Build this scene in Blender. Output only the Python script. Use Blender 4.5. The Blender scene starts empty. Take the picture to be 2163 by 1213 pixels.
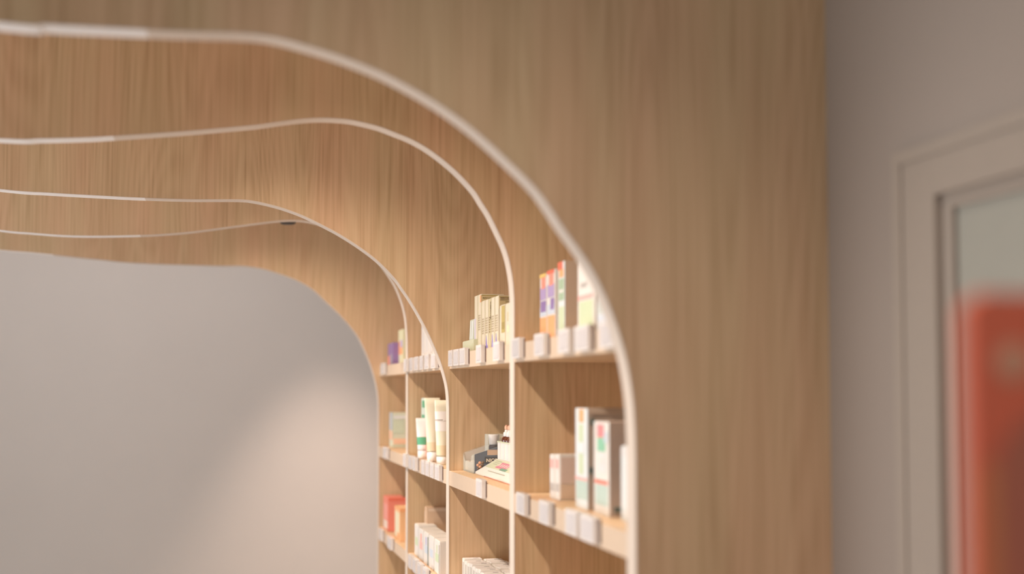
import bpy, bmesh, math, random
from mathutils import Vector, Matrix, Euler

random.seed(7)
W, H = 2163, 1213
scene = bpy.context.scene
COL = scene.collection

# ------------------------------------------------------------------ camera
EYE = 1.75
F = 2600.0
TH = math.radians(2.9)
PSI = math.atan(606.5 * math.cos(TH) / F)
PY0 = 830.0 - F * math.tan(TH)
cam_d = bpy.data.cameras.new('camera')
cam = bpy.data.objects.new('camera', cam_d)
COL.objects.link(cam)
cam.location = (0, 0, EYE)
cam.rotation_euler = (math.pi / 2 + TH, 0, -PSI)
cam_d.sensor_width = 36.0
cam_d.lens = F / W * 36.0
cam_d.shift_y = (PY0 - H / 2) / W
cam_d.clip_start = 0.05
cam_d.dof.use_dof = True
cam_d.dof.aperture_fstop = 1.5
scene.camera = cam
RM = cam.rotation_euler.to_matrix()


def ray(px, py):
    return RM @ Vector(((px - W / 2) / F, -(py - PY0) / F, -1.0))


def onY(px, py, Y):
    d = ray(px, py)
    return Vector((0, 0, EYE)) + d * (Y / d.y)


def onX(px, py, X):
    d = ray(px, py)
    return Vector((0, 0, EYE)) + d * (X / d.x)


def Yat(px, X, py=830):
    return onX(px, py, X).y


X0 = 0.60                                   # plane of the shelf fronts
XW = 0.918                                  # right wall
FIN_Y = [Yat(p, X0) for p in (1343, 1087, 949.5, 862.5, 801.5)]
T = 0.040                                   # board thickness
CEIL = 3.10
YFAR = FIN_Y[4] + 1.35
cam_d.dof.focus_distance = FIN_Y[2] * math.cos(PSI) + 0.6 * math.sin(PSI) - 0.12

# ------------------------------------------------------------------ world and exposure
wd = bpy.data.worlds.new('world'); scene.world = wd
wd.use_nodes = True
bg = wd.node_tree.nodes['Background']
bg.inputs[0].default_value = (0.92, 0.94, 1.0, 1)
bg.inputs[1].default_value = 0.70
vs = scene.view_settings
vs.view_transform = 'Standard'
vs.look = 'None'
vs.exposure = 0.14
vs.gamma = 1.0
vs.use_curve_mapping = False
scene.cycles.max_bounces = 8


def area_light(name, loc, size, power, col, rot=(0, 0, 0), sy=None):
    l = bpy.data.lights.new(name, 'AREA')
    l.energy = power; l.color = col; l.size = size
    if sy: l.shape = 'RECTANGLE'; l.size_y = sy
    o = bpy.data.objects.new(name, l); COL.objects.link(o)
    o.location = loc; o.rotation_euler = rot
    return o


def spot(name, loc, target, power, angle, blend, col, radius=0.03):
    l = bpy.data.lights.new(name, 'SPOT')
    l.energy = power; l.color = col; l.spot_size = math.radians(angle)
    l.spot_blend = blend; l.shadow_soft_size = radius
    o = bpy.data.objects.new(name, l); COL.objects.link(o)
    o.location = loc
    o.rotation_euler = (Vector(target) - Vector(loc)).to_track_quat('-Z', 'Y').to_euler()
    return o


WARM = (1.0, 0.84, 0.70)
area_light('front_fill_panel', (0.35, -1.0, CEIL - 0.03), 0.7, 5, (1.0, 0.88, 0.78), sy=1.2)  # added fill from overhead behind the camera, unseen
spot('divider_fill_spot', (0.18, 0.95, CEIL - 0.06), (0.38, 1.42, 0.6), 46, 80, 1.0, (1.0, 0.88, 0.78), 0.08)  # added unseen spot, brightens the nearest divider and right wall
area_light('end_wall_fill_panel', (-0.6, YFAR - 1.02, CEIL - 0.03), 2.6, 10.5, (0.97, 0.94, 1.0), sy=0.4)  # added unseen light that lifts the far wall
area_light('left_fill_light', (-2.5, 2.5, 1.3), 1.8, 76, (0.96, 0.97, 1.0), rot=(0, -math.pi / 2, 0), sy=3.4)  # added fill from the left, no window there
SPOT_X, SPOT_Z = -0.27, EYE + 1.09
for i in range(4):
    ym = FIN_Y[i] + T + 0.07
    spot('shelf_spot_light', (SPOT_X, ym, SPOT_Z), (0.66, ym + 0.55, EYE - 0.85), (84, 80, 82, 80)[i], 70, 1.0, WARM)
spot('wall_wash_light', (0.52, YFAR - 0.58, CEIL - 0.12), (0.50, YFAR - 0.50, 0.3), 205, 54, 0.8, (1.0, 0.73, 0.58), 0.05)

# ------------------------------------------------------------------ material helpers
MATS = {}


def srgb(c):
    return tuple(((v / 255) / 12.92 if v / 255 <= 0.04045 else ((v / 255 + 0.055) / 1.055) ** 2.4) for v in c)


def plain(name, rgb, rough=0.5, spec=0.4, trans=0.0, alpha=1.0, noise=0.0, metal=0.0, coat=0.0):
    if name in MATS: return MATS[name]
    m = bpy.data.materials.new(name); m.use_nodes = True
    nt = m.node_tree; b = nt.nodes['Principled BSDF']
    c = srgb(rgb)
    b.inputs['Roughness'].default_value = rough
    b.inputs['Specular IOR Level'].default_value = spec
    b.inputs['Metallic'].default_value = metal
    b.inputs['Coat Weight'].default_value = coat
    b.inputs['Transmission Weight'].default_value = trans
    b.inputs['Alpha'].default_value = alpha
    n = nt.nodes.new('ShaderNodeTexNoise'); n.inputs['Scale'].default_value = 60
    n.inputs['Detail'].default_value = 3
    tc = nt.nodes.new('ShaderNodeTexCoord'); nt.links.new(tc.outputs['Object'], n.inputs['Vector'])
    r = nt.nodes.new('ShaderNodeMapRange')
    k = 0.03 + noise
    r.inputs['To Min'].default_value = 1 - k; r.inputs['To Max'].default_value = 1 + k
    nt.links.new(n.outputs['Fac'], r.inputs['Value'])
    mx = nt.nodes.new('ShaderNodeVectorMath'); mx.operation = 'MULTIPLY'
    mx.inputs[0].default_value = c
    nt.links.new(r.outputs[0], mx.inputs[1])
    nt.links.new(mx.outputs[0], b.inputs['Base Color'])
    MATS[name] = m
    return m


def wood(name, dark, mid, light, streak=1.0, rough=0.5, contrast=1.0):
    m = bpy.data.materials.new(name); m.use_nodes = True
    nt = m.node_tree; N = nt.nodes; L = nt.links
    b = N['Principled BSDF']
    b.inputs['Roughness'].default_value = rough
    b.inputs['Specular IOR Level'].default_value = 0.25
    tc = N.new('ShaderNodeTexCoord'); oi = N.new('ShaderNodeObjectInfo')
    sc = N.new('ShaderNodeMath'); sc.operation = 'MULTIPLY'; sc.inputs[1].default_value = 37.0
    L.new(oi.outputs['Random'], sc.inputs[0])
    cb = N.new('ShaderNodeCombineXYZ'); L.new(sc.outputs[0], cb.inputs[0]); L.new(sc.outputs[0], cb.inputs[2])
    ad = N.new('ShaderNodeVectorMath'); ad.operation = 'ADD'
    L.new(tc.outputs['Object'], ad.inputs[0]); L.new(cb.outputs[0], ad.inputs[1])

    def nz(scale, vec, detail=3, rgh=0.6, dist=0.0):
        mp = N.new('ShaderNodeVectorMath'); mp.operation = 'MULTIPLY'
        mp.inputs[1].default_value = vec; L.new(ad.outputs[0], mp.inputs[0])
        n = N.new('ShaderNodeTexNoise'); n.inputs['Scale'].default_value = scale
        n.inputs['Detail'].default_value = detail; n.inputs['Roughness'].default_value = rgh
        n.inputs['Distortion'].default_value = dist
        L.new(mp.outputs[0], n.inputs['Vector']); return n
    # gentle sideways drift of the grain, as in the veneer
    n_f = nz(1.0, (150, 150, 2.6), 3, 0.55)
    n_m = nz(1.0, (42, 42, 0.9), 2, 0.5, 0.25)
    n_b = nz(1.0, (7, 7, 0.35), 2, 0.5)
    # cathedral rings
    mp = N.new('ShaderNodeVectorMath'); mp.operation = 'MULTIPLY'; mp.inputs[1].default_value = (5.0, 5.0, 0.42)
    L.new(ad.outputs[0], mp.inputs[0])
    nr = N.new('ShaderNodeTexNoise'); nr.inputs['Scale'].default_value = 1.0; nr.inputs['Detail'].default_value = 1.0
    L.new(mp.outputs[0], nr.inputs['Vector'])
    ml = N.new('ShaderNodeMath'); ml.operation = 'MULTIPLY'; ml.inputs[1].default_value = 190.0
    L.new(nr.outputs['Fac'], ml.inputs[0])
    sn = N.new('ShaderNodeMath'); sn.operation = 'SINE'; L.new(ml.outputs[0], sn.inputs[0])

    def mad(src, k, base):
        a = N.new('ShaderNodeMath'); a.operation = 'MULTIPLY_ADD'; a.inputs[1].default_value = k
        a.inputs[2].default_value = base; L.new(src, a.inputs[0]); return a.outputs[0]

    def add(a, c):
        x = N.new('ShaderNodeMath'); x.operation = 'ADD'; L.new(a, x.inputs[0]); L.new(c, x.inputs[1]); return x.outputs[0]
    v = mad(n_f.outputs['Fac'], 1.35 * contrast, 0.5 - 0.5 * (1.35 + 0.55 + 0.45) * contrast)
    v = add(v, mad(n_m.outputs['Fac'], 0.55 * contrast, 0))
    v = add(v, mad(n_b.outputs['Fac'], 0.45 * contrast, 0))
    v = add(v, mad(sn.outputs[0], 0.11 * contrast * streak, 0))
    cr = N.new('ShaderNodeValToRGB'); e = cr.color_ramp.elements
    e[0].position = 0.15; e[0].color = srgb(dark) + (1,)
    e[1].position = 0.85; e[1].color = srgb(light) + (1,)
    k = e.new(0.5); k.color = srgb(mid) + (1,)
    L.new(v, cr.inputs[0])
    # slow pink / olive drift across the veneer
    nh = nz(1.0, (9, 9, 0.8), 2, 0.5)
    c2 = N.new('ShaderNodeValToRGB'); e = c2.color_ramp.elements
    e[0].position = 0.35; e[0].color = (0.985, 1.005, 0.965, 1)
    e[1].position = 0.65; e[1].color = (1.04, 0.975, 0.97, 1)
    L.new(nh.outputs['Fac'], c2.inputs[0])
    mu = N.new('ShaderNodeVectorMath'); mu.operation = 'MULTIPLY'
    L.new(cr.outputs[0], mu.inputs[0]); L.new(c2.outputs[0], mu.inputs[1])
    L.new(mu.outputs[0], b.inputs['Base Color'])
    bp = N.new('ShaderNodeBump'); bp.inputs['Strength'].default_value = 0.08; bp.inputs['Distance'].default_value = 0.001
    L.new(v, bp.inputs['Height']); L.new(bp.outputs[0], b.inputs['Normal'])
    MATS[name] = m
    return m


def plaster(name, rgb):
    m = bpy.data.materials.new(name); m.use_nodes = True
    nt = m.node_tree; N = nt.nodes; L = nt.links; b = N['Principled BSDF']
    b.inputs['Roughness'].default_value = 0.85
    b.inputs['Specular IOR Level'].default_value = 0.15
    tc = N.new('ShaderNodeTexCoord'); n = N.new('ShaderNodeTexNoise')
    n.inputs['Scale'].default_value = 3.0; n.inputs['Detail'].default_value = 4
    L.new(tc.outputs['Object'], n.inputs['Vector'])
    cr = N.new('ShaderNodeValToRGB'); e = cr.color_ramp.elements
    c = srgb(rgb)
    e[0].color = tuple(x * 0.97 for x in c) + (1,); e[1].color = tuple(min(1, x * 1.03) for x in c) + (1,)
    L.new(n.outputs['Fac'], cr.inputs[0]); L.new(cr.outputs[0], b.inputs['Base Color'])
    n2 = N.new('ShaderNodeTexNoise'); n2.inputs['Scale'].default_value = 180
    L.new(tc.outputs['Object'], n2.inputs['Vector'])
    bp = N.new('ShaderNodeBump'); bp.inputs['Strength'].default_value = 0.05; bp.inputs['Distance'].default_value = 0.002
    L.new(n2.outputs['Fac'], bp.inputs['Height']); L.new(bp.outputs[0], b.inputs['Normal'])
    MATS[name] = m
    return m


VENEER = wood('veneer', (181, 150, 117), (206, 177, 143), (220, 193, 160), streak=0.8, contrast=0.65)
VENEER_SHELF = wood('veneer_shelf', (205, 172, 136), (220, 190, 155), (232, 205, 172), contrast=0.6)
EDGE_WHITE = plain('edge_white', (246, 243, 241), 0.35, 0.5)
EDGE_PALE = plain('edge_pale', (216, 202, 188), 0.4, 0.4)
FASCIA = plain('fascia', (208, 186, 163), 0.45, 0.35, noise=0.02)
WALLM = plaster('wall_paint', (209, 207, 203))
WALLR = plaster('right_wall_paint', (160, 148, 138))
CEILM = plaster('ceiling_paint', (226, 220, 212))
TRIM = plain('trim_paint', (160, 148, 136), 0.45)
DOORM = plain('door_paint', (158, 156, 145), 0.5)
FLOORM = wood('floor_vinyl', (176, 166, 154), (190, 181, 170), (202, 194, 184), contrast=0.5)
BLACK = plain('black_metal', (22, 22, 26), 0.45, 0.5)
PLASTIC = plain('clear_plastic', (240, 233, 228), 0.2, 0.5, alpha=0.88)
CARD = plain('price_card', (202, 196, 195), 0.5, noise=0.08)
ACRYL = plain('acrylic', (228, 238, 232), 0.05, 0.6, alpha=0.28)
CARTON = plain('carton_white', (226, 221, 214), 0.5, 0.35)
CREAM = plain('carton_cream', (212, 203, 182), 0.45, 0.35)
INK = plain('ink_dark', (62, 54, 46), 0.5)


def P(n, c, **k):
    return plain('print_' + n, tuple(v + (226 - v) * 0.22 for v in c), 0.45, 0.35, **k)


# ------------------------------------------------------------------ object helpers
def link(name, me, mat=None, parent=None, loc=(0, 0, 0), rot=(0, 0, 0)):
    o = bpy.data.objects.new(name, me); COL.objects.link(o)
    o.location = loc; o.rotation_euler = rot
    if mat: 
        me.materials.clear(); me.materials.append(mat)
    if parent: o.parent = parent
    return o


def thing(name, label, cat, loc, group=None, rz=0):
    o = bpy.data.objects.new(name, None); COL.objects.link(o)
    o.empty_display_size = 0.02
    o.location = loc; o.rotation_euler = (0, 0, rz)
    o['label'] = label; o['category'] = cat
    if group: o['group'] = group
    return o


def structure(o):
    o['kind'] = 'structure'; return o


def bx(bm, x0, x1, y0, y1, z0, z1):
    m = Matrix.Translation(((x0 + x1) / 2, (y0 + y1) / 2, (z0 + z1) / 2)) @ Matrix.Diagonal((x1 - x0, y1 - y0, z1 - z0, 1))
    return bmesh.ops.create_cube(bm, size=1, matrix=m)['verts']


def done(bm, name, mat, parent=None, bevel=0.0, seg=2, smooth=False, loc=(0, 0, 0), rot=(0, 0, 0)):
    if bevel:
        bmesh.ops.bevel(bm, geom=[e for e in bm.edges], offset=bevel, segments=seg, affect='EDGES', clamp_overlap=True)
    bmesh.ops.recalc_face_normals(bm, faces=bm.faces)
    me = bpy.data.meshes.new(name); bm.to_mesh(me); bm.free()
    if smooth:
        for p in me.polygons: p.use_smooth = True
    return link(name, me, mat, parent, loc, rot)


def box(name, mat, parent, x0, x1, y0, y1, z0, z1, bevel=0.0, seg=2):
    bm = bmesh.new(); bx(bm, x0, x1, y0, y1, z0, z1)
    return done(bm, name, mat, parent, bevel, seg)


def prism(name, mat, parent, pts, axis, a, b, bevel=0.0):
    """pts: 2D outline; axis 'Y' -> pts are (x,z) extruded y a..b; 'X' -> pts are (y,z) extruded x a..b"""
    bm = bmesh.new()
    def mk(p, t):
        return (p[0], t, p[1]) if axis == 'Y' else (t, p[0], p[1])
    A = [bm.verts.new(mk(p, a)) for p in pts]; B = [bm.verts.new(mk(p, b)) for p in pts]
    bm.faces.new(A); bm.faces.new(B[::-1])
    for i in range(len(pts)):
        j = (i + 1) % len(pts)
        bm.faces.new((A[i], B[i], B[j], A[j]))
    return done(bm, name, mat, parent, bevel)


def lathe(name, mat, parent, prof, n=20, loc=(0, 0, 0), sx=1.0, sy=1.0, rot=(0, 0, 0)):
    bm = bmesh.new(); rings = []
    for r, z in prof:
        rings.append([bm.verts.new((r * sx * math.cos(2 * math.pi * k / n), r * sy * math.sin(2 * math.pi * k / n), z)) for k in range(n)])
    for a, b in zip(rings, rings[1:]):
        for k in range(n):
            bm.faces.new((a[k], a[(k + 1) % n], b[(k + 1) % n], b[k]))
    bm.faces.new(rings[0][::-1]); bm.faces.new(rings[-1])
    return done(bm, name, mat, parent, 0, 2, True, loc, rot)


def text(name, body, mat, parent, loc, size, face, roll=0.0, sx=1.0, bold=True):
    """face 'X' = readable from the aisle (-X side), 'Y' = readable from the camera side (-Y)"""
    cu = bpy.data.curves.new('t', 'FONT'); cu.body = body; cu.size = size; cu.extrude = 0.00015
    cu.offset = size * 0.02 if bold else 0
    cu.align_x = 'LEFT'; cu.align_y = 'BOTTOM_BASELINE'
    o = bpy.data.objects.new('t', cu); COL.objects.link(o)
    bpy.context.view_layer.update()
    me = bpy.data.meshes.new_from_object(o.evaluated_get(bpy.context.evaluated_depsgraph_get()))
    bpy.data.objects.remove(o); bpy.data.curves.remove(cu)
    M = Matrix(((0, 0, -1), (-1, 0, 0), (0, 1, 0))) if face == 'X' else Matrix(((1, 0, 0), (0, 0, -1), (0, 1, 0)))
    M = M @ Matrix.Rotation(roll, 3, 'Z') @ Matrix.Diagonal((sx, 1, 1))
    me.transform(M.to_4x4())
    me.name = name
    return link(name, me, mat, parent, loc)


# ------------------------------------------------------------------ fins (arched shelf dividers)
def spline(pts, n=6):
    out = []
    P = [pts[0]] + list(pts) + [pts[-1]]
    for i in range(1, len(P) - 2):
        a, b, c, d = (Vector(P[k]) for k in (i - 1, i, i + 1, i + 2))
        for s in range(n):
            t = s / n
            out.append(0.5 * ((2 * b) + (c - a) * t + (2 * a - 5 * b + 4 * c - d) * t * t + (3 * b - 3 * c + d - a) * t ** 3))
    out.append(Vector(pts[-1]))
    return out


CURVES = [
    [(0, 55), (100, 60), (185, 64.5), (280, 69), (370, 73.3), (440, 75), (500, 76.8), (554, 81), (600, 90), (640, 101), (690, 116), (733, 131), (800, 158), (866, 192),
     (932, 232), (998, 281), (1064, 341), (1130, 408), (1182, 484), (1211, 524), (1239, 566), (1260, 606), (1278, 647), (1293, 688),
     (1306, 730), (1316, 771), (1323, 812), (1328, 853), (1331, 900), (1332.5, 950), (1333, 1000)],
    [(0, 296.4), (90, 297), (190, 294.5), (264, 290), (330, 285.6), (400, 280.5), (480, 273.5), (540, 268), (598, 260), (640, 255), (682, 253.2), (730, 256),
     (763, 262), (800, 271.5), (833, 284), (866, 297.5), (899, 316), (932, 340), (965, 369), (998, 405), (1014, 430), (1031, 457),
     (1050, 496), (1061, 520), (1069.5, 545), (1075, 570), (1079, 595), (1081, 620), (1082, 650), (1082, 800), (1082, 1000)],
    [(0, 402), (105, 410), (211, 416), (290, 420), (400, 423.3), (460, 423.5), (512, 424), (545, 428.5), (581, 437), (611, 446.5), (644, 459.5), (697, 486), (730, 505),
     (766, 529), (799, 555), (832, 589), (848, 611), (865, 636), (881, 663), (898, 695), (914, 730), (927.5, 763), (937, 793.5),
     (943, 820), (945.5, 850), (946, 900), (946, 1000)],
    [(0, 487.4), (66, 493.5), (132, 498.5), (195, 500), (264, 499.2), (330, 497), (400, 491.5), (482, 481), (532, 474.5), (585, 468), (620, 466.4), (650, 469), (685, 478),
     (722, 495), (762, 521), (800, 556), (827, 594), (838.5, 616), (849, 645), (855, 672), (857.5, 700), (858.5, 731), (859, 800), (859, 1000)],
    [(0, 529), (60, 534), (113, 539), (170, 545), (211, 549), (264, 554.5), (330, 558), (400, 560), (466, 562), (509, 562), (548, 567), (581, 576), (625, 592), (660, 612), (688, 638),
     (719, 667.5), (751, 705), (768, 736), (783, 773), (791, 800), (796, 822), (799, 850), (799.5, 900), (799.5, 1000)],
]
SPLIT = [312, 235, 312, 303, 118]
TAILL = [  # how each wave goes on to the left, beyond the frame (dx, dz in metres from the last point)
    [(-1.55, 0.05), (-1.2, 0.07), (-0.8, 0.06), (-0.4, 0.025)],
    [(-1.45, 0.04), (-1.1, 0.05), (-0.7, 0.03), (-0.35, 0.01)],
    [(-1.35, 0.06), (-1.0, 0.08), (-0.7, 0.07), (-0.35, 0.035)],
    [(-1.25, 0.06), (-0.9, 0.09), (-0.6, 0.075), (-0.3, 0.035)],
    [(-1.2, 0.07), (-0.9, 0.08), (-0.6, 0.06), (-0.3, 0.03)],
]
ORD = ['nearest', 'second', 'third', 'fourth', 'farthest']
XL = -2.55
for i, C in enumerate(CURVES):
    Y = FIN_Y[i]
    pts = []
    for (px, py) in C:
        p = onY(px, py, Y + T / 2); pts.append((p.x, p.z))
    # the straight foot stands exactly on the shelf-front plane
    base = pts[0]
    tail = [(base[0] + dx, base[1] + dz) for dx, dz in TAILL[i]]
    tail = [(XL, tail[0][1])] + tail
    xe = pts[-1][0]
    pts = [(x + (X0 - xe) * max(0, min(1, (x - xe + 0.25) / 0.25)), z) for x, z in pts]
    curve = [(v.x, v.y) for v in spline(tail + pts)]
    curve.append((X0, 0.0))
    r = thing('shelf_divider', f'{["tall arched blond wood divider nearest the camera, running to the right wall","arched wood divider behind the nearest one, its wave peaking upper middle","third arched wood divider from the camera, in sharpest focus","fourth arched wood divider, mostly hidden behind the third","farthest arched wood divider, its edge framing the pale end wall"][i]}',
              'divider', (X0, Y, 0), 'arched wooden dividers of the shelf wall')
    loc = [(x - X0, z) for x, z in curve]
    outline = loc + [(XW - X0, 0.0), (XW - X0, CEIL), (XL - X0, CEIL)]
    prism('panel', VENEER, r, outline, 'Y', 0.0, T)
    # edge banding, following the curve, in two lengths
    xs = onY(SPLIT[i], 300, Y).x - X0
    k = min(range(len(loc)), key=lambda q: abs(loc[q][0] - xs) if q < len(loc) - 8 else 9)
    for (a, b, mt, lb) in ((0, k, EDGE_WHITE, 'bright white edge banding'), (k, len(loc) - 1, EDGE_PALE, 'pale cream edge banding')):
        bm = bmesh.new(); prev = None
        seg = loc[a:b + 1]
        for q, p in enumerate(seg):
            g = a + q
            p0 = Vector(loc[max(0, g - 1)]); p1 = Vector(loc[min(len(loc) - 1, g + 1)])
            d = (p1 - p0).normalized(); n = Vector((d.y, -d.x))      # towards the opening
            n = n if n.length else Vector((0, -1))
            o = Vector(p) + n * 0.0015; u = Vector(p) - n * 0.0005
            cur = [bm.verts.new((c[0], y, c[1])) for c, y in ((u, -0.0006), (o, -0.0006), (o, T + 0.0006), (u, T + 0.0006))]
            if prev:
                for j in range(4):
                    bm.faces.new((prev[j], prev[(j + 1) % 4], cur[(j + 1) % 4], cur[j]))
            else: bm.faces.new(cur)
            prev = cur
        bm.faces.new(prev[::-1])
        eb = done(bm, 'edge_band', mt, r)
        eb['label'] = lb

# ------------------------------------------------------------------ room shell
YB = -1.4
structure(box('floor', FLOORM, None, XL - 0.1, XW + 0.12, YB, YFAR + 0.1, -0.05, 0.0))
structure(box('ceiling', CEILM, None, XL - 0.1, XW + 0.12, YB, YFAR + 0.1, CEIL, CEIL + 0.05))
structure(box('wall_far', WALLM, None, XL, XW, YFAR, YFAR + 0.1, 0, CEIL))
structure(box('wall_back_blocker', WALLM, None, XL, -0.2, YB - 0.1, YB, 0, CEIL))  # unseen, added to keep rear light off the dividers' left side
structure(box('wall_left', WALLM, None, XL - 0.1, XL, YB, YFAR + 0.1, 0, CEIL))

# right wall with the door opening
po = onX(1900, 328, XW); pi = onX(1988, 412, XW)
DY1 = pi.y                    # far jamb (inner)
DY0 = DY1 - 0.86
DZ = pi.z
CW = po.y - pi.y              # casing width
CH = po.z - pi.z
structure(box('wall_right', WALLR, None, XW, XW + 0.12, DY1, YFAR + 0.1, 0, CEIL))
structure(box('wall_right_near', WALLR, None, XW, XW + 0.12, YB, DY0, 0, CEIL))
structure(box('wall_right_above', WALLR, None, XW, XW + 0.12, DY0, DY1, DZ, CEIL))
bm = bmesh.new()
bx(bm, XW - 0.010, XW, DY1, DY1 + CW, 0, DZ + CH)
bx(bm, XW - 0.010, XW, DY0 - CW, DY0, 0, DZ + CH)
bx(bm, XW - 0.010, XW, DY0, DY1, DZ, DZ + CH)
bx(bm, XW - 0.013, XW, DY1 + CW * 0.78, DY1 + CW, 0, DZ + CH)
bx(bm, XW - 0.013, XW, DY0 - CW, DY1 + CW * 0.78, DZ + CH * 0.75, DZ + CH)
structure(done(bm, 'trim_1', TRIM))
d = structure(thing('door_1', 'x', 'x', (XW, DY1, 0)))
for k_ in ('label', 'category'): del d[k_]
box('door_frame', TRIM, d, 0.0, 0.12, -0.025, 0, 0, DZ)
box('door_frame', TRIM, d, 0.0, 0.12, -0.86, -0.835, 0, DZ)
box('door_frame', TRIM, d, 0.0, 0.12, -0.835, -0.025, DZ - 0.02, DZ)
bm = bmesh.new()                                    # stiles and rails around recessed panels
z1 = DZ - 0.02
for (a, b_, c_, e_) in ((-0.2, -0.027, 0, z1), (-0.833, -0.66, 0, z1), (-0.66, -0.2, z1 - 0.2, z1), (-0.66, -0.2, 0.9, 1.02), (-0.66, -0.2, 0, 0.2)):
    bx(bm, 0.006, 0.046, a, b_, c_, e_)
done(bm, 'door_leaf', DOORM, d)
box('door_panel', DOORM, d, 0.012, 0.036, -0.66, -0.2, 1.02, z1 - 0.2)
box('door_panel', DOORM, d, 0.012, 0.036, -0.66, -0.2, 0.2, 0.9)
hd = lathe('door_handle', plain('steel', (170, 168, 165), 0.3, metal=1.0), d, [(0.008, 0), (0.009, 0.1), (0.004, 0.11)], 12, (0.0, -0.76, 1.05), rot=(math.pi / 2, 0, 0))
bm = bmesh.new(); bx(bm, XW - 0.012, XW, DY1 + CW, FIN_Y[0], 0, 0.08)
structure(done(bm, 'baseboard_right', TRIM, bevel=0.003))

# ------------------------------------------------------------------ shelves
SH = {'A': EYE + 0.105, 'B': EYE - 0.213, 'C': EYE - 0.533, 'D': EYE - 0.853, 'E': EYE - 1.173, 'F': EYE - 1.493}
ROW = {'A': 'top', 'B': 'middle', 'C': 'lower', 'D': 'fourth', 'E': 'fifth', 'F': 'bottom'}
BAY = ['nearest bay', 'second bay', 'third bay', 'farthest bay']
for b in range(4):
    ya, yb = FIN_Y[b] + T, FIN_Y[b + 1]
    structure(box('shelf_back_panel', VENEER, None, XW - 0.012, XW, ya + 0.0005, yb - 0.0005, 0, CEIL))  # veneer back panel of the shelf bay
    for rname, z in SH.items():
        s = thing('shelf', f'pale wooden {ROW[rname]} shelf in the {BAY[b]} from the camera', 'shelf', (X0, ya, z - T), 'wooden shelf boards between the dividers')
        L_ = yb - ya
        box('board', VENEER_SHELF, s, 0.002, XW - 0.013 - X0, 0.0004, L_ - 0.0004, 0, T, 0.0008, 1)
        f = box('front_edging', FASCIA, s, 0.0, 0.002, 0.0002, L_ - 0.0002, 0, T, 0.0004, 1)

# ------------------------------------------------------------------ price tags
tag_mesh = None
NUM = ['first', 'second', 'third', 'fourth', 'fifth', 'sixth', 'seventh', 'eighth', 'ninth', 'tenth']
TAGS = {  # (bay, row): list of (px of far end of the face, length in metres)
    (0, 'A'): [(1079, 0.072), (1127, 0.075), (1177, 0.074), (1212, 0.085), (1264, 0.075)],
    (0, 'B'): [(1089, 0.072), (1137, 0.072), (1192, 0.072), (1223, 0.080)],
    (1, 'A'): [(945.5, 0.062), (956.5, 0.075), (969.5, 0.072), (1004, 0.062), (1040, 0.066)],
    (1, 'B'): [(1004.5, 0.070)],
    (2, 'A'): [(864, 0.06), (874, 0.075), (885.5, 0.062), (895.5, 0.078), (909, 0.075)],
    (2, 'B'): [(862.7, 0.065), (871, 0.060), (889.5, 0.062), (898.5, 0.064), (908, 0.064), (918, 0.072)],
    (2, 'C'): [(862.7, 0.07), (872, 0.068), (882, 0.07), (893, 0.07)],
    (3, 'A'): [(803, 0.10), (851.5, 0.065)],
    (3, 'B'): [(809, 0.10), (851, 0.065)],
    (3, 'C'): [(801.5, 0.07), (819, 0.10)],
}


def price_tag(b, row, n, m, px, ln):
    XF = X0 - 0.013
    yfar = min(Yat(px, XF), FIN_Y[b + 1] - 0.002)
    z = SH[row] - 0.034
    place = f'{NUM[n]} from the far end' if m > 1 else 'standing alone'
    t = thing('price_tag', f'clear price tag on {ROW[row]} shelf of the {BAY[b]}, {place}', 'price tag',
              (X0 - 0.0, yfar, z), 'clear plastic price tags clipped along the shelf fronts')
    h = 0.043
    # hollow holder: back plate, raised front frame, side cheeks
    bm = bmesh.new()
    bx(bm, -0.0120, -0.0095, -ln, 0, 0, h)
    bx(bm, -0.0095, -0.0002, -ln, 0, h - 0.0025, h)
    bx(bm, -0.0095, -0.0002, -ln, 0, 0, 0.0025)
    bx(bm, -0.0095, -0.0002, -0.0025, 0, 0.0025, h - 0.0025)
    bx(bm, -0.0095, -0.0002, -ln, -ln + 0.0025, 0.0025, h - 0.0025)
    done(bm, 'holder', PLASTIC, t)
    box('shadow_strip', P('shadow_brown', (70, 40, 30)), t, -0.0024, -0.0002, -ln - 0.003, -ln - 0.0001, 0.002, h - 0.003)  # dark strip painting the holder's shadow on the shelf front
    box('card', CARD, t, -0.0128, -0.0121, -ln + 0.010, -0.009, 0.006, h - 0.006)


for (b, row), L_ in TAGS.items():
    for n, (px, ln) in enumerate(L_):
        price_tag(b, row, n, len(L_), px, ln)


# ------------------------------------------------------------------ cartons
def ptop(px, py, X):
    return onX(px, py, X).z


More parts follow.
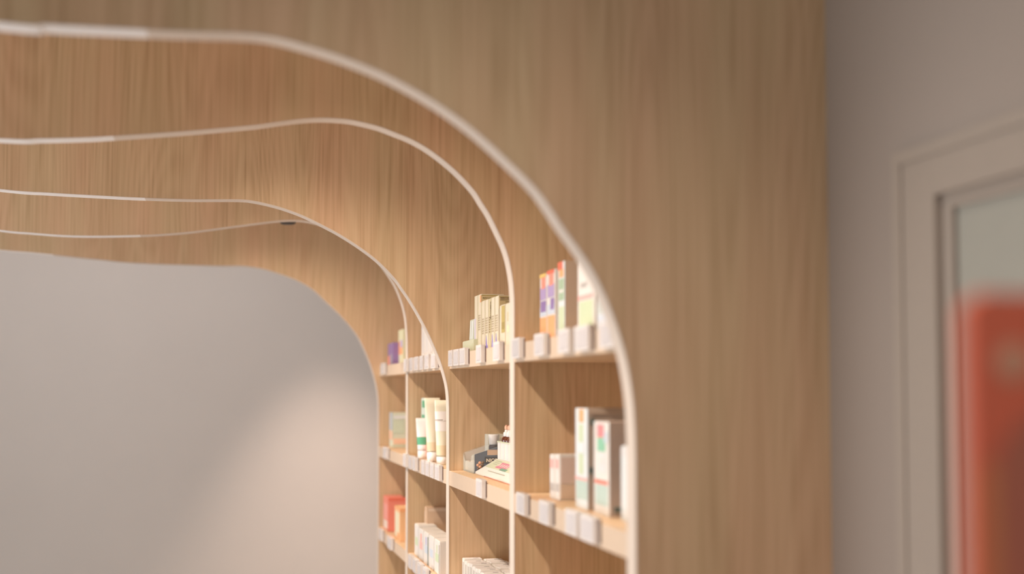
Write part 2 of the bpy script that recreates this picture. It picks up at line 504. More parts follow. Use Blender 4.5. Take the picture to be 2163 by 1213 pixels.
def carton(name, label, cat, row, pf, pn, ytop, wx, mat, X=0.645, panels=(), group=None, h=None, rz=0.0, gap=0.0005):
    """pf/pn: pixel x of the far and near ends of the aisle-side face; ytop: pixel y of the top at the near corner"""
    yf, yn = Yat(pf, X), Yat(pn, X)
    for fy in FIN_Y[1:]:
        if yn < fy < yf + 0.002: yf = fy - 0.002
    z = SH[row]
    if h is None: h = ptop(pn, ytop, X) - z
    ly = yf - yn
    t = thing(name, label, cat, (X + wx / 2, (yf + yn) / 2, z + gap), group, rz)
    box('body', mat, t, -wx / 2, wx / 2, -ly / 2, ly / 2, 0, h, 0.0012, 2)
    # tuck-flap seam on the lid
    box('lid_flap', mat, t, -wx / 2 + 0.002, wx / 2 - 0.002, -ly / 2 + 0.002, ly / 2 - 0.0025, h, h + 0.0006)
    for li, p in enumerate(panels):
        e_ = 0.0005 + 0.00025 * li
        face, u0, u1, v0, v1, m = p[:6]
        nm = p[6] if len(p) > 6 else 'printed_panel'
        if face == 'X':      # u from the far end (left in view) to the near end
            box(nm, m, t, -wx / 2 - e_, -wx / 2 + 0.0002, ly / 2 - u1 * ly, ly / 2 - u0 * ly, v0 * h, v1 * h)
        else:
            box(nm, m, t, -wx / 2 + u0 * wx, -wx / 2 + u1 * wx, -ly / 2 - e_, -ly / 2 + 0.0002, v0 * h, v1 * h)
    t['_dims'] = (wx, ly, h)
    return t, wx, ly, h




PURPLE = P('purple', (122, 92, 158)); ORANGE = P('orange', (244, 160, 96)); RED = P('red', (232, 88, 58))
YEL = P('yellow', (240, 190, 90)); GREEN = P('green', (150, 178, 140)); PGREEN = P('pale_green', (196, 212, 168))
DGREEN = P('deep_green', (60, 160, 110)); GREY = P('grey', (176, 168, 160)); LBLUE = P('light_blue', (196, 208, 222))
PINK = P('pink', (240, 170, 160)); OLIVE = P('olive', (168, 146, 70)); BROWN = P('brown', (92, 66, 48))
VIOLET = P('violet', (110, 98, 190)); DTEAL = P('dark_teal', (60, 84, 80)); TAN = P('tan', (190, 164, 140))
SLATE = P('slate', (66, 72, 84)); COPPER = P('copper', (206, 140, 100)); MAGENTA = P('magenta', (196, 92, 120))
SAGE = P('sage', (196, 204, 168)); BEIGE = P('beige', (214, 186, 158)); CORAL = P('coral', (244, 132, 108))
MIST = P('mist', (220, 226, 226)); GREYW = P('grey_white', (222, 218, 216))

# ---- nearest bay, top shelf
g = 'boxed remedies on the top shelf of the nearest bay'
for n, (pf, pn, yt, lb) in enumerate(((1141, 1155.5, 577, 'white purple and orange supplement box, leftmost on the nearest top shelf'),
                                      (1156.5, 1173, 568, 'white purple and orange supplement box with a red top, beside the leftmost one'))):
    carton('supplement_box', lb, 'box', 'A', pf, pn, yt, 0.055, CARTON, group=g, panels=[
        ('X', 0.04, 0.96, 0.02, 0.36, ORANGE), ('X', 0.04, 0.96, 0.38, 0.52, LBLUE), ('X', 0.15 + 0.3 * n, 0.9, 0.44, 0.60, PURPLE),
        ('X', 0.1, 0.9, 0.62, 0.80, plain('print_lilac', (176, 156, 196))), ('X', 0.3, 0.8, 0.78, 0.95, CORAL), ('X', 0.05, 0.9, 0.95, 1.0, YEL if n == 0 else RED)])
carton('remedy_box', 'white and green remedy box with a red top and tan narrow side', 'box', 'A', 1180, 1194, 551, 0.060, TAN, group=g, panels=[
    ('X', 0, 1, 0.0, 1.0, MIST), ('X', 0.1, 0.9, 0.02, 0.42, PGREEN), ('X', 0.1, 0.9, 0.5, 0.78, GREEN), ('X', 0.2, 0.8, 0.6, 0.64, CARTON, 'printed_mark'),
    ('X', 0.2, 0.85, 0.80, 0.90, ORANGE), ('X', 0.05, 0.7, 0.90, 1.0, RED)])
carton('remedy_box', 'large white carton with a pink stripe and pale green block', 'box', 'A', 1221, 1257, 536, 0.075, CARTON, group=g, panels=[
    ('X', 0.1, 0.9, 0.06, 0.44, PGREEN), ('X', 0.03, 0.9, 0.46, 0.52, PINK), ('X', 0.2, 0.55, 0.62, 0.68, GREY, 'printed_mark')])
carton('remedy_box', 'pale blue and white box at the right end of the nearest top shelf', 'box', 'A', 1262, 1296, 560, 0.07, MIST, group=g, panels=[
    ('X', 0.08, 0.9, 0.3, 0.5, P('grey_green', (186, 198, 192))), ('X', 0.08, 0.9, 0.04, 0.28, LBLUE)])

# ---- nearest bay, middle shelf
g = 'boxes on the middle shelf of the nearest bay'
for n in range(2):
    a = (1161, 1171.5)[n]
    carton('cream_jar_box', ('small white cosmetics box, left one of the low pair', 'small white cosmetics box touching the tall green striped box')[n], 'box', 'B', a, a + 10, 962, 0.06, CARTON, X=0.643 + 0.002 * n, group=g,
           panels=[('X', 0.1, 0.9, 0.18, 0.36, GREY), ('Y', 0.05, 0.95, 0.04, 0.36, BEIGE), ('Y', 0.05, 0.95, 0.38, 0.94, P('rose_beige', (216, 190, 176))), ('X', 0.2, 0.8, 0.7, 0.9, PINK)])
carton('tall_remedy_box', 'tall box with orange top mark and thin green stripes', 'box', 'B', 1216, 1241.5, 864, 0.075, P('taupe', (188, 170, 152)), X=0.643, group=g, panels=[
    ('X', 0, 1, 0.0, 1.0, MIST), ('X', 0.3, 0.7, 0.86, 0.99, ORANGE), ('X', 0.3, 0.65, 0.34, 0.84, PGREEN), ('X', 0.1, 0.95, 0.09, 0.28, P('sea', (176, 200, 188))), ('X', 0.0, 0.95, 0.28, 0.31, PINK), ('X', 0.25, 0.8, 0.55, 0.66, MIST, 'printed_mark'),
    ('Y', 0.02, 0.98, 0.95, 0.965, BEIGE), ('Y', 0.06, 0.16, 0.84, 0.9, DTEAL, 'printed_mark'), ('Y', 0.04, 0.12, 0.36, 0.42, DTEAL, 'printed_mark')])
t, wx, ly, h = carton('tall_remedy_box', 'tall white box with red flower mark, orange line and green leaves', 'box', 'B', 1255, 1287, 893, 0.08, P('mushroom', (192, 170, 156)), X=0.643, group=g, panels=[
    ('X', 0, 1, 0.0, 1.0, CARTON), ('X', 0.1, 0.9, 0.10, 0.32, P('sea', (176, 200, 188))), ('X', 0.05, 0.9, 0.33, 0.37, RED), ('X', 0.3, 0.8, 0.46, 0.66, GREYW),
    ('X', 0.25, 0.75, 0.68, 0.84, P('leaf', (120, 190, 150))), ('X', 0.25, 0.65, 0.83, 0.97, P('rose', (236, 120, 120))), ('X', 0.7, 0.9, 0.78, 0.9, LBLUE),
    ('X', 0.35, 0.65, 0.55, 0.62, CARTON, 'printed_mark'), ('Y', 0.1, 0.85, 0.05, 0.1, DTEAL, 'printed_mark')])
carton('remedy_box', 'pale box half hidden behind the upright of the nearest divider', 'box', 'B', 1311, 1334, 946, 0.06, MIST, X=0.645, group=g, panels=[('X', 0.1, 0.9, 0.86, 0.98, GREYW)])

# ---- second bay, top shelf : cream spray cartons and pale packets
g = 'cream cartons with dark lettering on the top shelf of the second bay'
XB = 0.643
HROW = 0.130
rows = [(1002, 1008.5, 0.150), (1009, 1016, 0.150), (1017, 1024, HROW), (1024.5, 1031.5, HROW), (1032, 1036.5, HROW), (1037, 1044.5, HROW), (1045, 1053, HROW)]
lbl = ['tall cream carton at the left end of the row, plain narrow side', 'tall cream carton with orange flash and dark heading, beside the leftmost',
       'cream carton just right of the two taller ones', 'cream carton with a purple flame, first from the left', 'slim olive-printed cream carton in the middle of the row',
       'cream carton with a purple flame, second from the left', 'cream carton showing its dark heading, a purple flame on its spine']
for n, (pf, pn, hh) in enumerate(rows):
    mat = CREAM if n != 4 else P('straw', (196, 182, 138))
    pan = [('X', 0.08, 0.16, 0.0, 1.0, P('sand', (196, 186, 148)))]
    if n == 1: pan += [('X', 0.75, 1.0, 0.86, 0.98, ORANGE)]
    if n in (1, 6): pan += [('Y', 0.02, 0.98, 0.97, 0.985, OLIVE), ('Y', 0.04, 0.96, 0.815, 0.825, OLIVE), ('Y', 0.04, 0.96, 0.775, 0.78, OLIVE), ('Y', 0.02, 0.98, 0.76, 0.965, P('ochre', (206, 182, 126)))]
    if n == 0: pan += [('X', 0.0, 0.5, 0.0, 0.6, P('lavender', (196, 190, 206)))]
    wxx = 0.062
    t, wx, ly, h = carton('spray_carton', lbl[n], 'box', 'A', pf, pn, 0, wxx, mat, X=XB, h=hh, group=g, panels=pan)
    if n in (1, 6):
        text('heading', 'RESCUE', INK if n == 1 else BROWN, t, (-wx / 2 + 0.004, -ly / 2 - 0.0016, h - (0.0124 if n == 1 else 0.008)), 0.0054, 'Y', sx=1.15)
        bm = bmesh.new()
        zt = h - (0.0124 if n == 1 else 0.008)
        for q in range(11): bx(bm, -wx / 2 + 0.004 + q * 0.0023, -wx / 2 + 0.0057 + q * 0.0023, -ly / 2 - 0.0015, -ly / 2, zt - 0.0036, zt - 0.0018)
        for q in range(5): bx(bm, -wx / 2 + 0.017 + q * 0.0023, -wx / 2 + 0.0187 + q * 0.0023, -ly / 2 - 0.0015, -ly / 2, zt - 0.0082, zt - 0.0062)
        done(bm, 'small_print', BROWN, t)['kind'] = 'stuff'
    if n == 4: text('spine_lettering', 'RESCUE', BROWN, t, (-wx / 2 - 0.0008, 0.004 - ly / 2, h * 0.94), 0.0105, 'X', roll=-math.pi / 2, sx=1.2)
    if n != 0:
        bm = bmesh.new()
        for q in range(3):
            zz = h * 0.62
            yy = ly * (0.22 - 0.22 * q)
            for w_ in range(7):
                bx(bm, -wx / 2 - 0.0007, -wx / 2, yy - 0.0012, yy + 0.0012, zz - 0.006 * w_, zz - 0.006 * w_ + 0.004)
        done(bm, 'small_print', P('print_line', (150, 128, 92)), t)['kind'] = 'stuff'
    if n in (3, 5, 6):
        prism('flame_mark', VIOLET, t, [(ly * 0.28, 0.002), (-ly * 0.38, 0.002), (-ly * 0.32, 0.012), (-ly * 0.05, 0.018), (ly * 0.12, 0.040)], 'X', -wx / 2 - 0.0008, -wx / 2)
# shorter cartons in front of the last one
for n, (pf, pn, wxx, lb) in enumerate(((1055.5, 1067, 0.055, 'low cream carton with a broad olive stripe, left of its twin'), (1068, 1079, 0.055, 'low cream carton half hidden by the second divider edge'))):
    t, wx, ly, h = carton('spray_carton', lb, 'box', 'A', pf, pn, 0, wxx, CREAM, X=XB, h=0.104, group=g, panels=[
        ('X', 0.35, 0.95, 0.36, 0.98, OLIVE) if n == 0 else ('X', 0.3, 0.7, 0.35, 0.5, PGREEN),
        ('X', 0.4, 0.9, 0.44, 0.60, P('dark_olive', (140, 118, 50))) if n == 0 else ('X', 0.3, 0.5, 0.6, 0.8, P('sand', (196, 186, 148)))])
# leaning pale packets
g = 'pale green packets on the top shelf of the second bay'
ya, yb = Yat(974, XB), Yat(1001, XB)
carton('flat_packet', 'low pale green packet lying at the far end of the second bay top shelf', 'packet', 'A', 977, 1000.5, 0, 0.09, P('celadon', (196, 200, 168)), X=0.632, h=0.034, group=g, panels=[('X', 0.1, 0.9, 0.3, 0.7, SAGE)])
t = thing('leaning_packet', 'pale green packet leaning against the cream cartons', 'packet', (XB + 0.03, (Yat(987, XB) + Yat(1001, XB)) / 2, SH['A'] + 0.0355), g)
bm = bmesh.new(); bx(bm, -0.028, 0.028, -0.03, 0.03, 0, 0.056)
for v in bm.verts:
    v.co.y -= v.co.z * 0.22
done(bm, 'body', P('celadon2', (190, 196, 172)), t, 0.001)
bm = bmesh.new()
bx(bm, -0.0288, -0.0282, 0.008, 0.02, 0.004, 0.052)
bx(bm, -0.0288, -0.0282, -0.018, -0.004, 0.004, 0.052)
for v in bm.verts: v.co.y -= v.co.z * 0.22
done(bm, 'printed_stripe', MIST, t)

# ---- second bay, middle shelf : display tray, flyer stand, dropper bottles
zB = SH['B']
yN, yF_ = Yat(1001, 0.64), Yat(979.5, 0.64)
t = thing('display_tray', 'clear acrylic tray with a dark printed side panel', 'display tray', (0.64, yN, zB + 0.0005))
D_ = 0.135; LY = yF_ - yN
box('tray_base', ACRYL, t, 0, D_, 0.002, LY - 0.002, 0, 0.002)
prism('side_wall', ACRYL, t, [(0, 0), (D_, 0), (D_, 0.092), (0, 0.050)], 'Y', LY - 0.002, LY)
prism('lining_card', P('putty', (206, 194, 180)), t, [(0.004, 0.001), (D_, 0.001), (D_, 0.090), (0.004, 0.048)], 'Y', LY - 0.0032, LY - 0.0022)
prism('side_wall', ACRYL, t, [(0, 0), (D_, 0), (D_, 0.092), (0, 0.050)], 'Y', 0.0, 0.002)
box('back_wall', ACRYL, t, D_, D_ + 0.002, 0, LY, 0, 0.092)
prism('front_lip', ACRYL, t, [(0, 0), (LY, 0), (LY, 0.048), (LY * 0.85, 0.030), (LY * 0.3, 0.026), (LY * 0.12, 0.048), (0, 0.05)], 'X', -0.002, 0.0)
bd = prism('printed_board', SLATE, t, [(0.002, 0.001), (D_, 0.001), (D_, 0.092), (0.002, 0.050)], 'Y', -0.0012, -0.0002)
bd['label'] = 'dark slate printed board with copper berries and pale letters'
text('lettering', 'NICO', P('pale_sand', (226, 206, 176)), t, (0.033, -0.0022, 0.030), 0.0125, 'Y')
box('dark_plate', P('near_black', (42, 42, 46)), t, 0.029, 0.075, -0.0016, -0.0013, 0.026, 0.044)
for (u, v, r_) in ((0.011, 0.022, 0.0042), (0.016, 0.028, 0.0042), (0.017, 0.017, 0.0045), (0.022, 0.022, 0.0042), (0.012, 0.013, 0.0035), (0.024, 0.029, 0.004)):
    lathe('berry_mark', COPPER if r_ > 0.004 and u < 0.02 else BROWN, t, [(r_, 0), (r_, 0.0004)], 14, (u, -0.0013, v), rot=(math.pi / 2, 0, 0))
box('cork_mark', P('cork', (176, 140, 112)), t, 0.036, 0.07, -0.0018, -0.0013, 0.048, 0.062, 0.0001, 1)
tt = thing('flat_sachet_box', 'pale sachet box lying at the front of the acrylic tray', 'packet', (0.644, yN + LY / 2, zB + 0.003))
box('body', P('putty', (206, 194, 180)), tt, 0, 0.030, -LY / 2 + 0.006, LY / 2 - 0.006, 0, 0.024, 0.001)
box('lid_flap', P('putty', (206, 194, 180)), tt, 0.002, 0.028, -LY / 2 + 0.008, LY / 2 - 0.008, 0.024, 0.0246)

# jar with a white cap standing in a clear cup beside the tray
Yj = Yat(1040, 0.72)
sj = 0.703
yj = yN + 0.040
t = thing('cream_bottle', 'dark bottle with a wide white cap in a clear cup', 'bottle', (sj, yj, zB + 0.0030))
lathe('body', P('charcoal', (58, 54, 58)), t, [(0.012, 0), (0.0135, 0.002), (0.0135, 0.067), (0.012, 0.0705)], 22)
lathe('cap', GREYW, t, [(0.0125, 0.0708), (0.0130, 0.074), (0.0150, 0.096), (0.0145, 0.0985)], 22)
box('printed_mark', P('dim', (100, 90, 84)), t, -0.004, 0.004, -0.0141, -0.0132, 0.045, 0.063)
t = thing('clear_cup', 'clear square acrylic cup around the dark bottle', 'container', (sj, yj, zB + 0.0026))
bm = bmesh.new()
for a in ((-0.021, -0.0195, -0.021, 0.021), (0.0195, 0.021, -0.021, 0.021), (-0.0195, 0.0195, 0.0195, 0.021)):
    bx(bm, a[0], a[1], a[2], a[3], 0, 0.1)
done(bm, 'cup_wall', ACRYL, t)

# flyer stand / sloping display
y1, y0 = Yat(1003.5, 0.643), Yat(1079, 0.643)
t = thing('sloping_display', 'white and sage sloping card display with a pink lettered patch', 'display', (0.643, y0, zB + 0.0005))
LY2 = y1 - y0
XS, ZS = 0.058, 0.038
prism('base', CARTON, t, [(0, 0), (0.105, 0), (0.105, ZS), (XS, ZS), (0, 0.0055)], 'Y', 0, LY2 - 0.004, 0.0008)
box('red_underside_edge', P('rust', (176, 84, 52)), t, -0.0006, 0.0, 0.0, LY2 * 0.72, -0.0003, 0.0018)


def slope_patch(nm, m, parent, ya_, yb_, a, b, lift=0.0007):
    bm = bmesh.new()
    def S(u, y, l): return (XS * u - l * 0.49, y, 0.0055 + (ZS - 0.0055) * u + l * 0.87)
    vs_ = [bm.verts.new(S(u, y, l)) for l in (0.0002, lift) for (u, y) in ((a, ya_), (b, ya_), (b, yb_), (a, yb_))]
    for f_ in ((0, 1, 2, 3), (4, 5, 6, 7), (0, 1, 5, 4), (1, 2, 6, 5), (2, 3, 7, 6), (3, 0, 4, 7)): bm.faces.new([vs_[q] for q in f_])
    return done(bm, nm, m, parent)


slope_patch('sage_panel', P('sage_card', (192, 198, 160)), t, 0.0, LY2 * 0.96, 0.42, 0.97)
for q in range(5):
    slope_patch('pink_mark', MAGENTA, t, LY2 * (0.46 + 0.055 * q), LY2 * (0.46 + 0.055 * q + 0.045), 0.50, 0.86, 0.0012)
    slope_patch('pale_mark', P('blush', (226, 196, 190)), t, LY2 * (0.46 + 0.055 * q + 0.012), LY2 * (0.46 + 0.055 * q + 0.033), 0.60, 0.76, 0.0016)
slope_patch('green_mark', P('forest', (84, 132, 104)), t, LY2 * 0.40, LY2 * 0.56, 0.42, 0.54, 0.0018)
for q in range(3):
    slope_patch('print_line', P('print_grey', (150, 150, 130)), t, LY2 * (0.76 + 0.01 * q), LY2 * (0.92 - 0.02 * q), 0.86 - 0.1 * q, 0.89 - 0.1 * q, 0.0012)
slope_patch('print_line', P('print_grey', (150, 150, 130)), t, LY2 * 0.3, LY2 * 0.75, 0.22, 0.25, 0.0012)
# upright ribbed box on the display and three dropper bottles in it
XH = 0.643 + XS + 0.002
ybx1 = Yat(1051, XH, 960); ybx0 = y0 + 0.012
t = thing('bottle_carton', 'white ribbed open carton holding the dropper bottles', 'carton', (XH, ybx0, zB + ZS + 0.001))
LB = ybx1 - ybx0
HB = 0.047
bm = bmesh.new()
bx(bm, 0, 0.0015, 0, LB, 0, HB); bx(bm, 0.039, 0.0405, 0, LB, 0, HB)
bx(bm, 0.0015, 0.039, 0, 0.0015, 0, HB); bx(bm, 0.0015, 0.039, LB - 0.0015, LB, 0, HB); bx(bm, 0.0015, 0.039, 0.0015, LB - 0.0015, 0, 0.0015)
done(bm, 'body', CARTON, t)
nr = 9
for q in range(nr):
    box('rib', GREYW, t, -0.0012, -0.0001, LB * (q + 0.15) / nr, LB * (q + 0.6) / nr, 0.004, HB - 0.004)
box('rim_line', SAGE, t, -0.0014, -0.0001, 0.0, LB, HB - 0.003, HB)
AMBER = plain('amber_glass', (92, 40, 22), 0.08, 0.7, coat=0.5)
for q in range(3):
    yq = ybx0 + LB - 0.022 - q * 0.034
    tb = thing('dropper_bottle', ('amber dropper bottle with peach rubber top, leftmost of three', 'amber dropper bottle with peach rubber top, middle of three', 'amber dropper bottle nearest the second divider edge')[q], 'bottle',
               (XH + 0.0205, yq, zB + ZS + 0.0028), 'dropper bottles in the white carton')
    lathe('glass_body', AMBER, tb, [(0.013, 0), (0.0145, 0.002), (0.0145, 0.050), (0.013, 0.0545), (0.0075, 0.058), (0.007, 0.060)], 20)
    lathe('collar', GREYW, tb, [(0.009, 0.0575), (0.0096, 0.0585), (0.0096, 0.067), (0.0086, 0.0685), (0.0062, 0.070), (0.0058, 0.075)], 20)
    lathe('rubber_top', P('peach', (222, 158, 122)), tb, [(0.0058, 0.075), (0.0066, 0.0775), (0.0064, 0.083), (0.0045, 0.087), (0.0018, 0.0882)], 20)

# ---- second bay, lower shelf : rows of small white cartons
g = 'small white cartons packed in rows on the lower shelf of the second bay'
wordr = ['front', 'rear']
for r_ in range(2):
    for q in range(9):
        Xc = 0.634 + r_ * 0.056
        yfar = FIN_Y[2] - 0.006 - q * 0.036 - (0.012 if r_ else 0)
        hh = 0.080 + (0.003 if (q * 7 + r_) % 3 == 0 else 0)
        tt = thing('small_carton', f'small white carton, {NUM[q]} from far end of {wordr[r_]} row, second bay lower shelf', 'box', (Xc + 0.026, yfar - 0.017, SH['C'] + 0.0005), g, rz=random.uniform(-0.03, 0.03))
        box('body', CARTON, tt, -0.025, 0.025, -0.0165, 0.0165, 0, hh, 0.001)
        box('lid_flap', GREYW, tt, -0.023, 0.023, -0.0145, 0.014, hh, hh + 0.0007)
        box('oval_mark', INK, tt, 0.002, 0.016, -0.005, -0.001, hh + 0.0007, hh + 0.0010)
        box('print_line', P('grey_ink', (160, 152, 140)), tt, -0.0256, -0.0249, -0.010, -0.006, hh * 0.3, hh * 0.9)
        box('print_line', P('grey_ink', (160, 152, 140)), tt, -0.0256, -0.0249, 0.002, 0.006, hh * 0.4, hh * 0.9)

# ---- third bay, top shelf : white slim boxes
g = 'white slim boxes on the top shelf of the third bay'
for n in range(5):
    pf = 890 + n * 7.4 + (0.25 * n * n) * 0.5
    carton('slim_white_box', f'slim white box on the third bay top shelf, {NUM[n]} from the left', 'box', 'A', pf, pf + 6.9, 0, 0.055, CARTON, X=0.638, h=0.128 + 0.002 * (n % 2), group=g,
           panels=[('X', 0.06, 0.2, 0.0, 1.0, GREYW), ('X', 0.55, 0.65, 0.2, 0.75, P('cool_grey', (190, 188, 196))), ('X', 0.35, 0.8, 0.82, 0.9, LBLUE)])

# ---- third bay, middle shelf : tubes and cartons
g = 'tubes and boxes on the middle shelf of the third bay'
carton('green_white_box', 'white box with bright green marks at the back of the third bay', 'box', 'B', 890, 900, 842, 0.045, P('pale_sea', (206, 224, 212)), X=0.640, group=g,
       panels=[('X', 0.2, 0.75, 0.84, 0.96, DGREEN), ('X', 0.15, 0.7, 0.6, 0.72, DGREEN), ('X', 0.1, 0.9, 0.1, 0.5, CARTON)])
carton('orange_white_box', 'white box with orange top and stripe behind the tubes', 'box', 'B', 905, 917, 850, 0.045, CARTON, X=0.648, group=g,
       panels=[('X', 0.05, 0.6, 0.9, 0.99, ORANGE), ('X', 0.25, 0.55, 0.05, 0.6, CORAL), ('Y', 0.0, 1.0, 0.85, 1.0, ORANGE)])


def tube(label, px, py_top, r_, body, cap, caph, lean=0.0, marks=(), X=0.655, h=None, taper=0.55):
    Y = Yat(px, X)
    z = SH['B']
    h = h or (ptop(px, py_top, X) - z)
    t = thing('squeeze_tube', label, 'tube', (X, Y, z + 0.0006), g)
    t.rotation_euler = (lean, 0, 0)
    lathe('cap', cap, t, [(r_ * 0.92, 0), (r_, 0.001), (r_, caph), (r_ * 0.9, caph + 0.001)], 20)
    # body: round at the cap, pressed flat at the crimp
    bm = bmesh.new(); rings = []; n = 24
    for s in range(9):
        k = s / 8
        zz = caph + 0.0012 + (h - caph - 0.0012) * k
        fy = r_ * (1 - k) + 0.0014 * k; fx = r_ * (1 + 0.35 * k)
        rings.append([bm.verts.new((fx * math.cos(2 * math.pi * q / n), fy * math.sin(2 * math.pi * q / n), zz)) for q in range(n)])
    for a, b2 in zip(rings, rings[1:]):
        for q in range(n): bm.faces.new((a[q], a[(q + 1) % n], b2[(q + 1) % n], b2[q]))
    bm.faces.new(rings[0][::-1]); bm.faces.new(rings[-1])
    done(bm, 'body', body, t, smooth=True)
    # printed sleeves hugging the tube
    for (k0, k1, m) in marks:
        bm = bmesh.new(); rr = []
        for k in (k0, (k0 + k1) / 2, k1):
            zz = caph + 0.0012 + (h - caph - 0.0012) * k
            fy = (r_ * (1 - k) + 0.0014 * k) + 0.0004; fx = r_ * (1 + 0.35 * k) + 0.0004
            rr.append([bm.verts.new((fx * math.cos(2 * math.pi * q / n), fy * math.sin(2 * math.pi * q / n), zz)) for q in range(n)])
        for a, b2 in zip(rr, rr[1:]):
            for q in range(n): bm.faces.new((a[q], a[(q + 1) % n], b2[(q + 1) % n], b2[q]))
        done(bm, 'printed_band', m, t, smooth=True)
    return t


CRT = P('cream_tube', (232, 226, 198)); WT = P('white_tube', (246, 242, 238))
tube('white squeeze tube with a green band, leftmost of the tubes', 893, 884, 0.016, WT, WT, 0.024, -0.05, [(0.18, 0.42, DGREEN)], X=0.625)
tube('cream squeeze tube with flared crimp standing on a white cap', 914.5, 841, 0.018, CRT, WT, 0.028, -0.06, [(0.02, 0.18, P('wheat', (226, 202, 160)))], X=0.628)
tube('cream squeeze tube with a white label in front of the third divider', 935, 846, 0.018, CRT, WT, 0.022, 0.0, [(0.45, 0.80, WT), (0.62, 0.66, GREY), (0.03, 0.2, P('wheat', (226, 202, 160)))], X=0.632)

# ---- third bay, lower shelf
g = 'white boxes on the lower shelf of the third bay'
for n in range(5):
    pf = 877 + n * 9.0 + 0.35 * n * n
    carton('white_box', f'white box with faint coloured print on the third bay lower shelf, {NUM[n]} from the left', 'box', 'C', pf, pf + (9.0 + 0.7 * n) * 0.94, 0, 0.06, CARTON, X=0.615, h=0.098 + (0.004 if n == 0 else 0), group=g,
           panels=[('X', 0.2, 0.8, 0.35, 0.6, (PGREEN, PINK, LBLUE, VIOLET if False else LBLUE, PGREEN)[n]), ('X', 0.4, 0.6, 0.62, 0.85, (GREYW, CORAL, P('periwinkle', (170, 170, 214)), GREYW, SAGE)[n]), ('X', 0.86, 0.98, 0.02, 0.9, (GREYW, GREYW, DTEAL, GREYW, GREY)[n])])
carton('kraft_box', 'beige box standing behind the white boxes of the third bay', 'box', 'C', 898, 903, 0, 0.09, P('kraft', (196, 160, 126)), X=0.652, h=0.155, group=g, panels=[('Y', 0.05, 0.95, 0.92, 0.98, BEIGE), ('X', 0.02, 0.2, 0.5, 0.9, BEIGE)])

# ---- farthest bay
g = 'items on the shelves of the farthest bay'
carton('purple_box', 'small purple box on the farthest top shelf', 'box', 'A', 819, 830, 0, 0.04, PURPLE, X=0.63, h=0.088, group=g, panels=[('X', 0.05, 0.35, 0.0, 0.45, CORAL), ('X', 0.4, 0.95, 0.05, 0.5, P('grey_violet', (140, 128, 160)))])
carton('striped_box', 'pale green and orange upright box on the farthest top shelf', 'box', 'A', 841, 851, 0, 0.05, P('pale_lime', (222, 222, 180)), X=0.652, h=0.135, group=g, panels=[('X', 0.1, 0.9, 0.3, 0.68, ORANGE), ('X', 0.4, 0.9, 0.5, 0.7, P('lilac_b', (186, 170, 210))), ('Y', 0.2, 0.9, 0.25, 0.7, P('lilac_b', (186, 170, 210)))])
t = thing('folded_card', 'small blue and orange tent card between the purple and striped boxes', 'card', (0.655, Yat(835, 0.655), SH['A'] + 0.0005), g)
prism('card', P('pale_blue', (200, 214, 224)), t, [(-0.03, 0), (0.028, 0), (0.002, 0.066), (-0.002, 0.066)], 'X', 0, 0.045, 0.0005)
prism('printed_panel', CORAL, t, [(-0.026, 0.002), (0.006, 0.002), (-0.006, 0.034)], 'X', -0.0006, 0.0)
carton('pale_green_box', 'pale green box with an orange foot on the farthest middle shelf', 'box', 'B', 823, 829.5, 0, 0.075, P('light_sage', (206, 214, 190)), X=0.635, h=0.135, group=g,
       panels=[('X', 0, 1, 0.5, 1.0, P('blue_grey', (176, 184, 190))), ('X', 0.0, 1, 0.22, 0.48, P('apricot', (238, 190, 156))), ('Y', 0.02, 0.6, 0.4, 0.8, P('fresh_green', (196, 212, 186))), ('Y', 0.05, 0.85, 0.1, 0.26, P('apricot', (238, 190, 156))), ('Y', 0.05, 0.95, 0.82, 0.92, MIST)])
carton('red_box', 'red and white box on the farthest lower shelf', 'box', 'C', 811, 821, 0, 0.07, P('salmon', (232, 112, 88)), X=0.615, h=0.128, group=g, panels=[('X', 0.1, 0.9, 0.35, 0.8, P('rosy', (238, 140, 126))), ('X', 0.1, 0.9, 0.05, 0.3, P('pale_peach', (232, 208, 190))), ('Y', 0, 1, 0.92, 1.0, RED)])
carton('orange_box', 'orange and cream box in front of the red box, farthest lower shelf', 'box', 'C', 835, 846, 0, 0.06, P('light_orange', (240, 180, 120)), X=0.615, h=0.118, group=g, panels=[('X', 0.1, 0.9, 0.1, 0.85, P('straw_w', (226, 214, 178))), ('X', 0.5, 0.9, 0.1, 0.25, ORANGE), ('X', 0, 1, 0.92, 1, ORANGE), ('Y', 0, 1, 0.9, 1, ORANGE)])

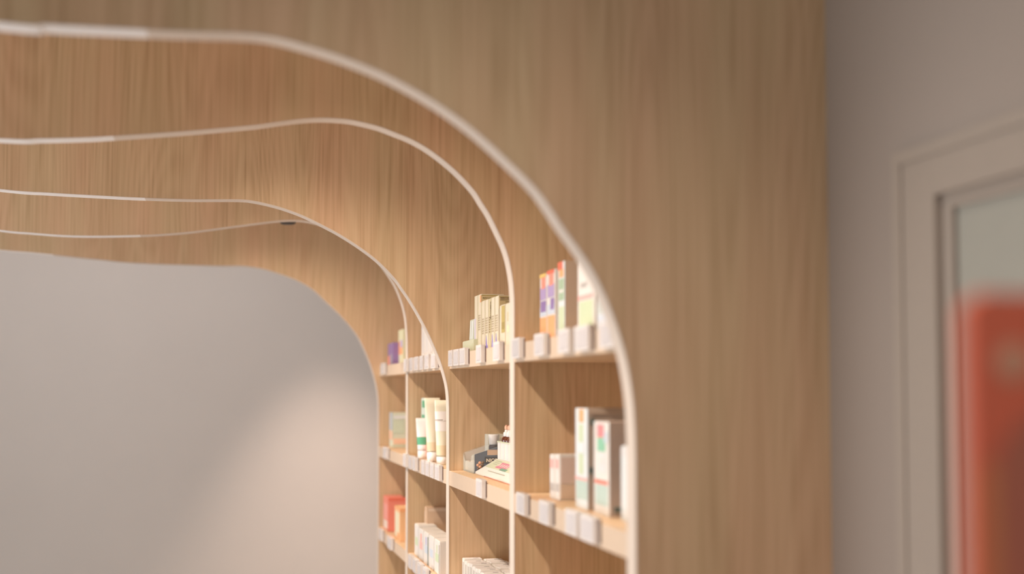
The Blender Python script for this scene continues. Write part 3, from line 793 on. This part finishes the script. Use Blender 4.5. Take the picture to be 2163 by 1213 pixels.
# ------------------------------------------------------------------ spotlights
for i in range(4):
    ym = FIN_Y[i] + T + 0.07
    t = thing('ceiling_spotlight', f'black ceiling spotlight above the {BAY[i]}', 'spotlight', (SPOT_X - 0.02, ym, SPOT_Z + 0.02), 'ceiling spotlights')
    t.rotation_euler = (0, 0.25, 0)
    bm = bmesh.new()
    lathe('housing', BLACK, t, [(0.030, 0.012), (0.034, 0.014), (0.034, 0.09), (0.028, 0.096), (0.008, 0.098), (0.008, 0.20)], 24)
    bm.free()
pS = onY(608, 474, FIN_Y[3] + T + 0.09)
t = thing('pendant_spotlight', 'small black spotlight just under the fourth divider edge', 'spotlight', (pS.x, pS.y, pS.z))
lathe('housing', BLACK, t, [(0.020, 0.0), (0.026, 0.003), (0.028, 0.010), (0.028, 0.075), (0.022, 0.085)], 28)
lathe('stem', BLACK, t, [(0.005, 0.085), (0.005, CEIL - pS.z - 0.01)], 12)
lathe('ceiling_rose', BLACK, t, [(0.03, CEIL - pS.z - 0.02), (0.03, CEIL - pS.z - 0.0005)], 20)

# ------------------------------------------------------------------ red display in the foreground
YR = 0.62
pr = onY(2046, 618, YR)
t = thing('red_display_stand', 'blurred red display stand in the right foreground', 'display stand', (pr.x, YR, 0))
wR = 0.26


def rel(px, py):
    q = onY(px, py, YR); return q.x - pr.x, q.z


REDM = plain('red_card', (226, 112, 82), 0.6)
prism('board', REDM, t, [(0, 0.02), (wR, 0.02), (wR, pr.z), (0.010, pr.z), (0.0, pr.z - 0.010)], 'Y', 0, 0.012, 0.001)
eu, ev = rel(2140, 765)
lathe('round_emblem', P('emblem_tan', (226, 156, 116)), t, [(0.011, 0), (0.011, 0.0008)], 30, (eu, -0.0002, ev), rot=(math.pi / 2, 0, 0))
(a1, b1), (a2, b2) = rel(2105, 960), rel(2160, 880)
prism('maroon_panel', P('maroon', (176, 78, 50)), t, [(a1, 0.3), (wR - 0.005, 0.3), (wR - 0.005, b2), (a2, b2), (a1, b1)], 'Y', -0.001, 0)
(a3, b3), (a4, b4) = rel(2072, 960), rel(2102, 1000)
prism('orange_panel', P('burnt_orange', (222, 118, 56)), t, [(a3, 0.3), (a4, 0.3), (a4, b4), (a3, b3)], 'Y', -0.001, 0)
box('foot', BLACK, t, -0.01, wR, -0.15, 0.16, 0, 0.02)
